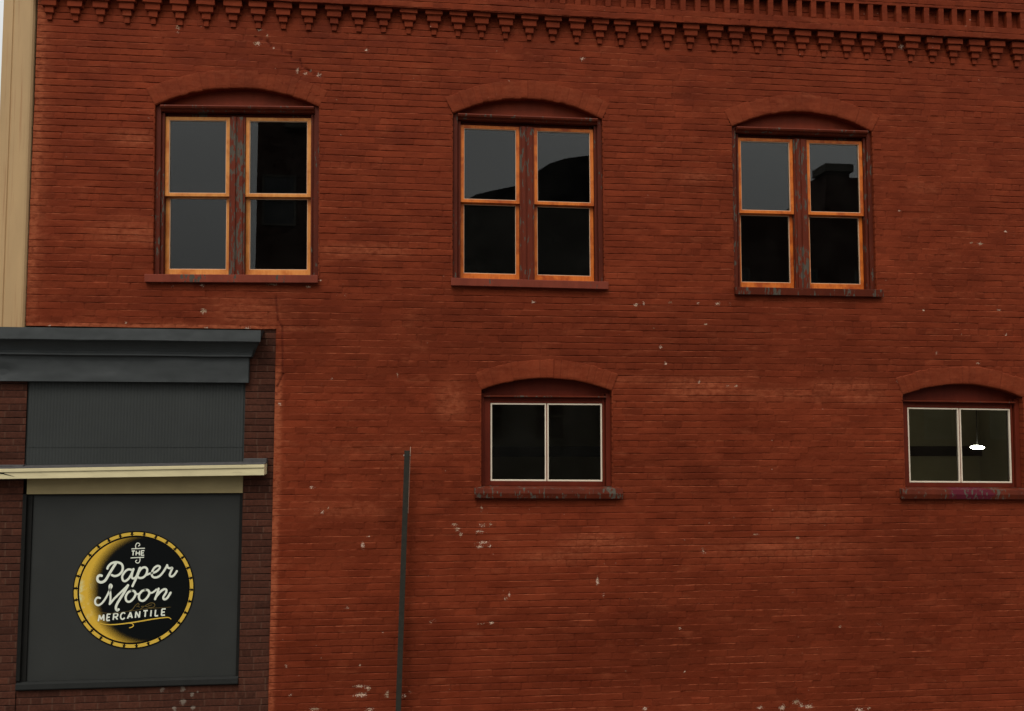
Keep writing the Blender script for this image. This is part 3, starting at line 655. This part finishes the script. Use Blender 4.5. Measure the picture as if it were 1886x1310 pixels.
# frieze as gently dented sheet
fm = []; fsx = []; NX, NZ = 60, 12
for k in range(NX+1):
    for q in range(NZ+1):
        x = BX+(xr3-BX)*k/NX; z = z_3+(z_2-.001-z_3)*q/NZ
        d = .012*float(vnoise(np.array([x]), np.array([z]), .34, .16, 81)[0])*min(1, q/3, (NZ-q)/2)+.02*math.exp(-((x+4.1)/.12)**2-((z-z_3-.09)/.06)**2)
        fm.append((x, yf+d, z))
fsx = [(k*(NZ+1)+q, (k+1)*(NZ+1)+q, (k+1)*(NZ+1)+q+1, k*(NZ+1)+q+1) for k in range(NX) for q in range(NZ)]
fz = MB().add(fm, fsx).build('frieze', M['sheet'], shop, smooth=True); MB().box(BX, xr3, yf+.012, .015, z_3, z_2-.003).build('frieze_core', M['sheet'], shop)
# ribbed transom panel
ztr = Zf(704); zls = Zf(866); zse = Zf(825)
def ribbed(z0, z1, y):
    xs = np.arange(PLX+.012, PRX-.010, .0075); vs = []; k = 0
    for x in xs:
        yy = y+(.0022 if k % 4 in (0,) else 0)-(.0012 if k % 4 == 2 else 0); vs += [(x, yy, z0), (x, yy, z1)]; k += 1
    return MB().add(vs, [(2*i, 2*i+2, 2*i+3, 2*i+1) for i in range(len(xs)-1)])
rb = ribbed(zse+.002, ztr, .030); rb2 = ribbed(zls, zse-.002, .031); rb.add(rb2.v, rb2.f)
rb.box(PLX, PRX, .036, .058, zls, ztr)
rb.build('transom_panel', M['rib'], shop)
# ledge with flashing, cream fascia under it
yl = -.12
xl1, zl1 = wp(487, 855, yl); zl0 = wp(0, 863.5, yl)[1]-.01; zb1 = wp(487, 875.5, yl)[1]; zb0 = wp(0, 882.5, yl)[1]-.01
def ledge_piece(ya, yb, za0, za1, zb0_, zb1_, xr, mt, nm, back=0.0, parent=shop):
    m_ = MB(); m_.add([(BX, ya, zb0_), (BX, ya, za0), (BX, yb, za0+back), (BX, yb, zb0_), (xr, ya, zb1_), (xr, ya, za1), (xr, yb, za1+back), (xr, yb, zb1_)],
      [(0, 1, 5, 4), (1, 2, 6, 5), (2, 3, 7, 6), (3, 0, 4, 7), (0, 3, 2, 1), (4, 5, 6, 7)]); return m_.build(nm, mt, parent, bevel=.003)
lg = ledge_piece(yl, .012, zl0-.004, zl1-.004, zb0, zb1, xl1, M['cream'], 'ledge', .018)
ledge_piece(yl-.010, yl-.001, zl0-.003, zl1-.003, zl0-.036, zl1-.034, xl1+.002, M['cream'], 'ledge_trim', 0, lg)
ledge_piece(yl-.008, .010, zl0+.002, zl1+.004, zl0-.003, zl1-.001, xl1+.003, M['flash'], 'flashing', .014, lg)
MB().box(PRX+.01, wp(490.5, 850, -.05)[0], -.05, .012, wp(470, 853, -.05)[1], wp(470, 845, -.05)[1]).build('flashing', M['flash'], lg, bevel=.003)
MB().box(BX+.02, wp(47, 860)[0], -.05, .012, wp(20, 864, -.05)[1], wp(20, 857, -.05)[1]).build('flashing', M['flash'], lg, bevel=.003)
ck = MB(); ck.prism([wp(-20, 871, yl), wp(8, 873.5, yl), wp(8, 871.0, yl), wp(-20, 869, yl)], yl-.003, yl+.01); ck.prism([wp(8, 874, yl), wp(27, 877.8, yl), wp(20, 875.8, yl), wp(8, 872.5, yl)], yl-.003, yl+.01)
ck.build('split', M['frame'], lg)
zso = Zf(909.5)
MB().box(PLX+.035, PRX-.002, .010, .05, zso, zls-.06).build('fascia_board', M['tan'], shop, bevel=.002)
# boarded display window
FX0, FX1 = PLX+.002, PRX-.001; fzb = Zf(1266.5); ipx0 = wp(46, 1250)[0]-.006; ipx1 = wp(432.5, 1249)[0]
izb = Zf(1253.5)
fr = MB(); fr.box(ipx0+.0, ipx1, .030, .044, zso-.012, zso-.0015); fr.box(FX0, ipx0, .030, .056, fzb+.004, zso-.001); fr.box(ipx1, FX1, .030, .056, fzb+.004, zso-.001)
fr.box(FX0+.002, ipx0-.045, .004, .0295, fzb+.09, zso-.002)
fr.build('board_frame', M['frame'], shop, bevel=.002)
MB().profile([(.004, fzb), (-.006, fzb+.012), (-.002, fzb+.062), (.029, fzb+.072), (.056, fzb+.072), (.056, fzb)], FX0+.004, FX1-.002).build('board_sill', M['frame2'], shop, bevel=.003)
YB = .046
bp = MB(); bp.box(ipx0-.001, ipx1+.001, YB, .057, fzb+.073, zso-.001)
board = bp.build('display_board', M['board'], shop)
tr = MB(); tr.box(ipx0, ipx1, YB-.012, YB-.0005, izb-.012, izb+.002); tr.build('bottom_bead', M['board'], shop, bevel=.002)

# ------------------------------------------------------------------ round sign
def cp(x, y, yy=YB-.004): return wp(120+x/5.238, 960+y/5.238, yy)
sc_, sz_ = cp(664, 662); a_ = cp(78, 662); b_ = cp(1250, 662); SR = (b_[0]-a_[0])/2
tcz = (cp(664, 95)[1]-cp(664, 1230)[1])/2; 
print('sign radius', SR, tcz)
sign = thing('round_sign', 'round black and gold shop sign with white script lettering on the grey board', 'sign', (sc_, YB-.004, sz_))
def disc_mat():
    m = NT('printed_moon_sign'); sp = m.n('ShaderNodeSeparateXYZ'); m.l(m.pos((1/SR, 1, 1/SR), obj=True), sp.inputs[0])
    def sub(a, b): return m.math('SUBTRACT', a, b)
    dx = sub(sp.outputs[0], .29); dz = sub(sp.outputs[2], .02)
    d = m.math('SQRT', m.math('ADD', m.math('POWER', dx, 2), m.math('POWER', dz, 2)))
    d = m.math('ADD', d, m.math('MULTIPLY', m.math('SUBTRACT', m.noise(m.pos(obj=True), 160, 2), .5), .16))
    g = m.math('POWER', m.rng(d, .87, 1.05), 1.35)
    sp2 = m.rng(m.noise(m.pos(obj=True), 7.5, 4, .65), .50, .62)
    lft = m.math('MULTIPLY', m.rng(sp.outputs[0], -.62, -.82), m.rng(sp.outputs[2], .30, .05))
    gold = m.mix(m.math('MULTIPLY', sp2, lft), (0.74, 0.45, 0.05), (0.72, 0.68, 0.33))
    return m.fin(m.mix(g, (0.003, 0.004, 0.004), gold), .45, .15)
gm = mat_plain('printed_gold', (0.72, 0.46, 0.06), .4, var=.05); km = mat_plain('printed_black', (0.003, 0.003, 0.003), .5, .12, var=.02); wm = mat_plain('printed_white', (0.82, 0.84, 0.70), .45, var=.03)
dg = mat_plain('printed_dull_gold', (0.16, 0.11, 0.03), .45, var=.05)
def ring(mb, r0, r1, y, a0=0, a1=2*math.pi, n=120):
    vs = []; 
    for i in range(n+1):
        a = a0+(a1-a0)*i/n
        for r_ in (r0, r1):
            vs.append((math.cos(a)*r_*SR, y, math.sin(a)*r_*tcz))
    mb.add(vs, [(2*i, 2*i+1, 2*i+3, 2*i+2) for i in range(n)])
def locbuild(mb, name, mt):
    me = bpy.data.meshes.new(name); me.from_pydata(mb.v, [], mb.f); me.update(); o = bpy.data.objects.new(name, me); COL.objects.link(o); me.materials.append(mt); o.parent = sign; return o
d1 = MB(); NN = 128
d1.add([(math.cos(2*math.pi*i/NN)*SR, y, math.sin(2*math.pi*i/NN)*tcz) for y in (0, .0038) for i in range(NN)],
       [tuple(range(NN)), tuple(range(2*NN-1, NN-1, -1))]+[(i, NN+i, NN+(i+1) % NN, (i+1) % NN) for i in range(NN)])
locbuild(d1, 'backing_disc', km)
d2 = MB(); d2.add([(math.cos(2*math.pi*i/NN)*SR*.895, -.0005, math.sin(2*math.pi*i/NN)*tcz*.895) for i in range(NN)], [tuple(range(NN))]); locbuild(d2, 'moon_disc', disc_mat())
stars = [(645,115),(765,120),(878,148),(985,200),(1065,265),(1135,350),(1185,452),(1218,548),(1228,662),(1207,775),(1155,880),(1090,975),(1005,1055),(908,1130),(802,1180),(688,1200),(570,1195),(455,1170),(350,1120),(260,1055),(185,968),(130,870),(100,762),(92,648),(122,530),(170,425),(240,328),(320,245),(420,180),(530,135)]
a_s = sorted(math.atan2((cp(*p)[1]-sz_)/tcz, (cp(*p)[0]-sc_)/SR) for p in stars)
bd = MB()
for i in range(len(a_s)):
    a = a_s[i]+.012; b = (a_s[(i+1) % len(a_s)]+(2*math.pi if i == len(a_s)-1 else 0))-.012; ring(bd, .925, .982, -.0005, a, b, 6)
locbuild(bd, 'border', gm)
st = MB()
for a in a_s:
    cx_, cz_ = math.cos(a)*.950*SR, math.sin(a)*.950*tcz; pts = []
    for k in range(10):
        r_ = (.023 if k % 2 == 0 else .009); t = a+math.pi+k*math.pi/5; pts.append((cx_+math.cos(t)*r_, -.0010, cz_+math.sin(t)*r_))
    st.add(pts, [tuple(range(10))])
locbuild(st, 'star_pattern', km)
def cat(pts, n=9):
    if len(pts) < 3: return pts
    P = [pts[0]]+list(pts)+[pts[-1]]; out = []
    for i in range(1, len(P)-2):
        for k in range(n):
            t = k/n; p0, p1, p2, p3 = P[i-1:i+3]
            out.append(tuple(.5*((2*p1[j])+(-p0[j]+p2[j])*t+(2*p0[j]-5*p1[j]+4*p2[j]-p3[j])*t*t+(-p0[j]+3*p1[j]-3*p2[j]+p3[j])*t**3) for j in range(2)))
    out.append(tuple(P[-2])); return out
LY = [0]
def stroke(mb, pts, wd, curve=True, caps=True, taper=None):
    """printed stroke: width wd in the sign drawing's own units"""
    LY[0] += 1; y = -.0012-.00003*LY[0]
    p = cat(pts) if curve else list(pts); n = len(p); q = []
    W_ = lambda i: wd/2*(1 if taper is None else (1-taper*(1-math.sin(math.pi*min(1, max(0, i/(n-1)))))))
    Ls = []; Rs = []
    for i in range(n):
        a = p[max(0, i-1)]; b = p[min(n-1, i+1)]; dx, dy = b[0]-a[0], b[1]-a[1]; l = math.hypot(dx, dy) or 1; nx_, ny_ = -dy/l, dx/l
        h = W_(i); Ls.append((p[i][0]+nx_*h, p[i][1]+ny_*h)); Rs.append((p[i][0]-nx_*h, p[i][1]-ny_*h))
    def W3(c): X, Z = cp(*c); return (X-sc_, y, Z-sz_)
    vs = [W3(c) for c in Ls]+[W3(c) for c in Rs]; fs = [(i, i+1, n+i+1, n+i) for i in range(n-1)]
    if caps:
        for (i, s) in ((0, -1), (n-1, 1)):
            a = p[max(0, i-1)] if i else p[0]; b = p[1] if i == 0 else p[i]; ang = math.atan2(b[1]-a[1], b[0]-a[0]); b0 = len(vs); h = W_(i)
            for k in range(9):
                t = ang+(math.pi/2 if s > 0 else -math.pi/2)-math.pi*k/8*(1 if s > 0 else 1); vs.append(W3((p[i][0]+math.cos(t)*h*.999, p[i][1]+math.sin(t)*h*.999)))
            fs.append(tuple(range(b0, b0+9)))
    mb.add(vs, fs)
scr = MB()
for wd, pts in (
 (25, [(352,527),(330,524),(312,545),(318,578),(350,590),(388,570),(425,510),(462,450),(492,402)]),
 (22, [(408,458),(420,432),(450,406),(497,396),(540,410),(556,440),(550,482),(520,516),(480,530),(450,520)]),
 (21, [(640,470),(610,466),(578,488),(552,530),(558,570),(582,578),(615,552),(640,510),(657,465)]),
 (21, [(660,463),(645,510),(645,545),(665,552),(690,528),(720,452)]),
 (22, [(724,450),(700,520),(672,580),(650,626)]),
 (21, [(704,500),(738,456),(772,446),(792,468),(782,512),(752,543),(718,548),(700,536)]),
 (20, [(782,520),(820,505),(868,492),(905,464),(914,440),(892,432),(860,452),(838,494),(842,532),(872,544),(912,528),(948,488),(980,436)]),
 (20, [(984,424),(992,448),(1012,454),(1034,452),(1016,496),(1010,524),(1030,534),(1055,516),(1078,482)]),
 (19, [(336,742),(310,738),(290,765),(296,800),(326,810),(362,784),(400,728),(432,662),(450,628),(438,612),(428,634),(436,690),(438,750),(430,800)]),
 (20, [(432,798),(480,742),(540,684),(608,618)]),
 (24, [(606,620),(568,690),(528,752),(498,806),(490,840),(502,860),(516,852)]),
 (21, [(640,670),(608,688),(585,728),(592,768),(625,776),(662,742),(680,702),(668,676),(640,670)]),
 (18, [(672,690),(692,704),(716,700)]),
 (21, [(772,662),(738,678),(713,718),(720,758),(755,768),(794,734),(813,694),(802,668),(772,662)]),
 (18, [(806,680),(828,692),(852,684),(880,660)]),
 (22, [(902,652),(888,700),(868,752)]),
 (21, [(880,728),(916,684),(952,658),(976,662),(972,692),(948,732),(956,754),(986,740),(1018,690)])): stroke(scr, pts, wd)
locbuild(scr, 'script_lettering', wm)
LET = {'T': [[(0, 0), (1, 0)], [(.5, 0), (.5, 1)]], 'H': [[(0, 0), (0, 1)], [(1, 0), (1, 1)], [(0, .5), (1, .5)]], 'E': [[(.04, 0), (.04, 1)], [(0, 0), (1, 0)], [(0, .5), (.85, .5)], [(0, 1), (1, 1)]],
 'M': [[(0, 1), (.12, 0)], [(.10, 0), (.5, .75)], [(.5, .75), (.9, 0)], [(.88, 0), (1, 1)]], 'R': [[(.05, 0), (.05, 1)], [(0, 0), (.6, 0), (.9, .12), (.95, .3), (.85, .48), (.55, .55), (.05, .55)], [(.5, .55), (1, 1)]],
 'C': [[(1, .18), (.75, 0), (.4, 0), (.08, .25), (.05, .65), (.3, .97), (.7, 1), (1, .82)]], 'A': [[(0, 1), (.5, 0)], [(.5, 0), (1, 1)], [(.2, .68), (.8, .68)]], 'N': [[(.05, 1), (.05, 0)], [(.05, 0), (.95, 1)], [(.95, 1), (.95, 0)]],
 'I': [[(.5, 0), (.5, 1)]], 'L': [[(.05, 0), (.05, 1)], [(0, 1), (1, 1)]]}
def word(mb, letters, base, hgt, wd):
    for ch, xa, xb in letters:
        for s_ in LET[ch]:
            pts = []
            for (px, py) in s_:
                x = xa+(xb-xa)*px; zb_ = base(x); x += 6*(1-py) if hgt > 55 else 3*(1-py); pts.append((x, zb_-hgt*(1-py)))
            stroke(mb, pts, wd, curve=len(pts) > 2, caps=False)
th = MB(); word(th, [('T', 640, 670), ('H', 684, 716), ('E', 732, 762)], lambda x: 332-(x-640)*.03, 44, 11)
stroke(th, [(640, 268), (770, 261)], 9, False, False); stroke(th, [(632, 355), (762, 348)], 9, False, False)
stroke(th, [(684, 264), (680, 238), (692, 214), (712, 213), (721, 230), (708, 240)], 8); stroke(th, [(722, 352), (722, 380), (710, 402), (690, 402), (680, 387), (692, 376)], 8)
locbuild(th, 'small_lettering', wm)
mr = MB(); word(mr, [('M', 320, 374), ('E', 400, 433), ('R', 462, 506), ('C', 532, 574), ('A', 602, 648), ('N', 676, 718), ('T', 750, 792), ('I', 818, 834), ('L', 866, 898), ('E', 928, 964)], lambda x: 966-(x-320)*.094, 60, 14)
locbuild(mr, 'capital_lettering', wm)
fl = MB(); stroke(fl, [(340, 984), (400, 997), (480, 997), (600, 984), (720, 966), (850, 944), (970, 929), (1004, 931), (1022, 945)], 12, taper=.5)
stroke(fl, [(615, 984), (645, 986), (660, 1004), (648, 1020), (622, 1028)], 9); locbuild(fl, 'flourish', gm)
f2 = MB(); stroke(f2, [(350, 880), (450, 889), (620, 868), (800, 843), (1020, 829)], 3.5); stroke(f2, [(618, 868), (650, 850), (680, 812), (706, 792), (714, 806)], 6)
stroke(f2, [(730, 846), (780, 812), (830, 788), (862, 796), (862, 822), (830, 834), (780, 822), (735, 822)], 6); stroke(f2, [(690, 826), (710, 818), (715, 832)], 5); stroke(f2, [(800, 810), (822, 812), (838, 806)], 5)
locbuild(f2, 'scroll', dg)

# ------------------------------------------------------------------ post in front of the wall
YP = -.14
(x1, z1), (x0, z0) = wp(749.8, 830, YP), wp(733.5, 1310, YP)
sl_x = (x1-x0)/(z1-z0); xb_ = x1-sl_x*z1
post = thing('metal_post', 'tall thin dark olive metal post leaning slightly in front of the red wall', 'post', (xb_, YP, 0))
pm = MB(); hwid = .026
def pbox(m_, xa, xb, ya, yb, za, zb):
    m_.box(xa, xb, ya, yb, za, zb); n = len(m_.v)-8
    for i in range(n, n+8): x, y, z = m_.v[i]; m_.v[i] = (x+xb_+sl_x*z, y, z)
pbox(pm, -hwid, hwid, YP-.006, YP+.0, 0, z1); pbox(pm, -hwid, -hwid+.006, YP+.0005, YP+.035, 0, z1-.001); pbox(pm, hwid-.006, hwid, YP+.0005, YP+.035, 0, z1-.001)
pm.build('channel', M['post'], post, bevel=.0015)
bt = MB(); 
for s in (-1, 1): bt.cyl((x1+s*hwid, YP+.012, z1-.05), (x1+s*(hwid+.010), YP+.012, z1-.05), .007, n=10)
bt.build('bolt', M['steel'], post)
wx = MB(); wx.add([(x1+hwid+.004+dx_, YP+dy_, z_) if z_ > z1-.2 else (x1+hwid+.001+dx_+sl_x*(z_-z1), YP+dy_, z_) for z_ in (z1-.62, z1+.035) for dx_, dy_ in ((0, .02), (.006, .02), (.006, .028), (0, .028))],
   [(0, 1, 5, 4), (1, 2, 6, 5), (2, 3, 7, 6), (3, 0, 4, 7), (4, 5, 6, 7), (3, 2, 1, 0)]); wx.build('edge_strip', M['wire'], post)

# ------------------------------------------------------------------ lamp inside the right-hand lower window
lx, lz = wp(1800, 824, 2.6); lamp = thing('ceiling_lamp', 'glowing oval pendant lamp seen through the lower right window', 'lamp', (lx, 2.6, lz))
lp = MB(); seg = 24; prof_ = [(0.0, -.030), (.042, -.028), (.076, -.016), (.090, 0), (.076, .014), (.035, .024), (0, .026)]
vs = []; 
for (r_, z_) in prof_:
    for i in range(seg): a = 2*math.pi*i/seg; vs.append((lx+r_*math.cos(a), 2.6+r_*math.sin(a), lz+z_))
fs = [(k*seg+i, k*seg+(i+1) % seg, (k+1)*seg+(i+1) % seg, (k+1)*seg+i) for k in range(len(prof_)-1) for i in range(seg)]
lp.add(vs, fs).build('bulb_cover', mat_emit('lamp_glow', (1.0, .95, .80), 75.0), lamp, smooth=True)
MB().cyl((lx, 2.6, lz+.025), (lx, 2.6, GZ+.72), .005, n=8).build('cord', M['frame'], lamp)

# ------------------------------------------------------------------ buildings over the road (mirrored in the glass)
OY = -22.3; YG = .09      # depth of the glass
def op(u, v, y=None):
    y = OY if y is None else y; k = (2*YG-y-CY)/(-CY); x, z = wp(u, v); return x*k, GZ+(z-GZ)*k
def facade_windows(b, x0, x1, z0, z1, nx, nz, y, dep=.15):
    for i in range(nx):
        for k in range(nz):
            cx = x0+(x1-x0)*(i+.5)/nx; cz = z0+(z1-z0)*(k+.5)/nz
            f = MB(); f.box(cx-.62, cx+.62, y, y+.06, cz-.95, cz-.87); f.box(cx-.62, cx+.62, y, y+.06, cz+.87, cz+.95); f.box(cx-.62, cx-.54, y, y+.06, cz-.869, cz+.869); f.box(cx+.54, cx+.62, y, y+.06, cz-.869, cz+.869)
            f.box(cx-.539, cx+.539, y, y+.05, cz-.04, cz+.04); fo = f.build('window', M['opp2'], b)
            MB().box(cx-.538, cx+.538, y+.005, y+.02, cz-.868, cz+.868).build('pane', M['oppw'], fo)
ax, _ = op(474, 300); ax2, az2 = op(527, 240); axr, _ = op(640, 300)
A = thing('tall_brick_building', 'tall narrow dark brick building across the street, mirrored in the left upper window', 'building', ((ax+axr)/2, OY-4, 0))
MB().box(ax, ax2, OY-8, OY, 0, az2+2.6).build('tower', M['opp1'], A); MB().box(ax2+.002, axr, OY-8, OY-.01, 0, az2).build('wall', M['opp1'], A)
MB().box(ax2+.01, axr+.3, OY-8, OY+.35, az2+.002, az2+.35).build('cornice', M['opp2'], A); MB().box(ax-.2, ax2+.001, OY-8, OY+.3, az2+2.601, az2+2.95).build('cornice', M['opp2'], A)
facade_windows(A, ax, axr, 0.8, az2-.6, 2, 3, OY+.002)
B = thing('domed_hall', 'dark hall with a curved roof across the street, mirrored in the middle window', 'building', (6, OY-5, 0))
pts = [op(u, v) for u, v in ((846, 372), (860, 362), (880, 352), (910, 345), (950, 337), (975, 322), (995, 308), (1015, 295), (1045, 285), (1085, 280), (1130, 284), (1180, 300), (1230, 325), (1290, 362))]
xB0 = pts[0][0]; xB1 = pts[-1][0]; zB = min(pts[0][1], pts[-1][1])-.05
MB().prism([(xB0, zB), (xB1, zB)]+[p for p in reversed(pts)], OY-12, OY-.5).build('curved_roof', M['slate'], B)
MB().box(xB0, xB1, OY-12, OY-.4, 0, zB-.002).build('wall', M['opp2'], B)
facade_windows(B, xB0, xB1, .8, zB-1, 4, 2, OY-.398)
Cc = thing('low_chimney_block', 'dark block with a capped chimney across the street, mirrored in the right window', 'building', (17, OY-5, 0))
xC0 = xB1+.05; xC1 = op(1886, 400)[0]+6; zC = op(1450, 389)[1]
MB().box(xC0, xC1, OY-10, OY-.2, 0, zC).build('wall', M['opp1'], Cc)
bpnts = [op(u, v) for u, v in ((1358, 386), (1375, 379), (1395, 375), (1420, 376), (1440, 384))]
MB().prism([(bpnts[0][0], zC+.001), (bpnts[-1][0], zC+.001)]+list(reversed(bpnts)), OY-6, OY-1).build('dormer', M['slate'], Cc)
c0, c1 = op(1524, 300, OY-1.1)[0], op(1566, 300, OY-1.1)[0]; ctz = op(1545, 303, OY-1.1)[1]
ch_ = MB(); ch_.prism([(c0-.15, zC+.001), (c1+.05, zC+.001), (c1, ctz-.32), (c0, ctz-.32)], OY-3, OY-1.2); cho = ch_.build('chimney', M['opp1'], Cc)
MB().box(c0-.14, c1+.08, OY-2.2, OY-1.0, ctz-.319, ctz).build('chimney_cap', M['opp2'], cho)
MB().box(c1+.30, c1+3.5, OY-8, OY-2, zC+.001, op(1580, 328, OY-2)[1]).build('attic', M['opp1'], Cc)
facade_windows(Cc, xC0, xC1, .8, zC-.8, 7, 2, OY-.198)
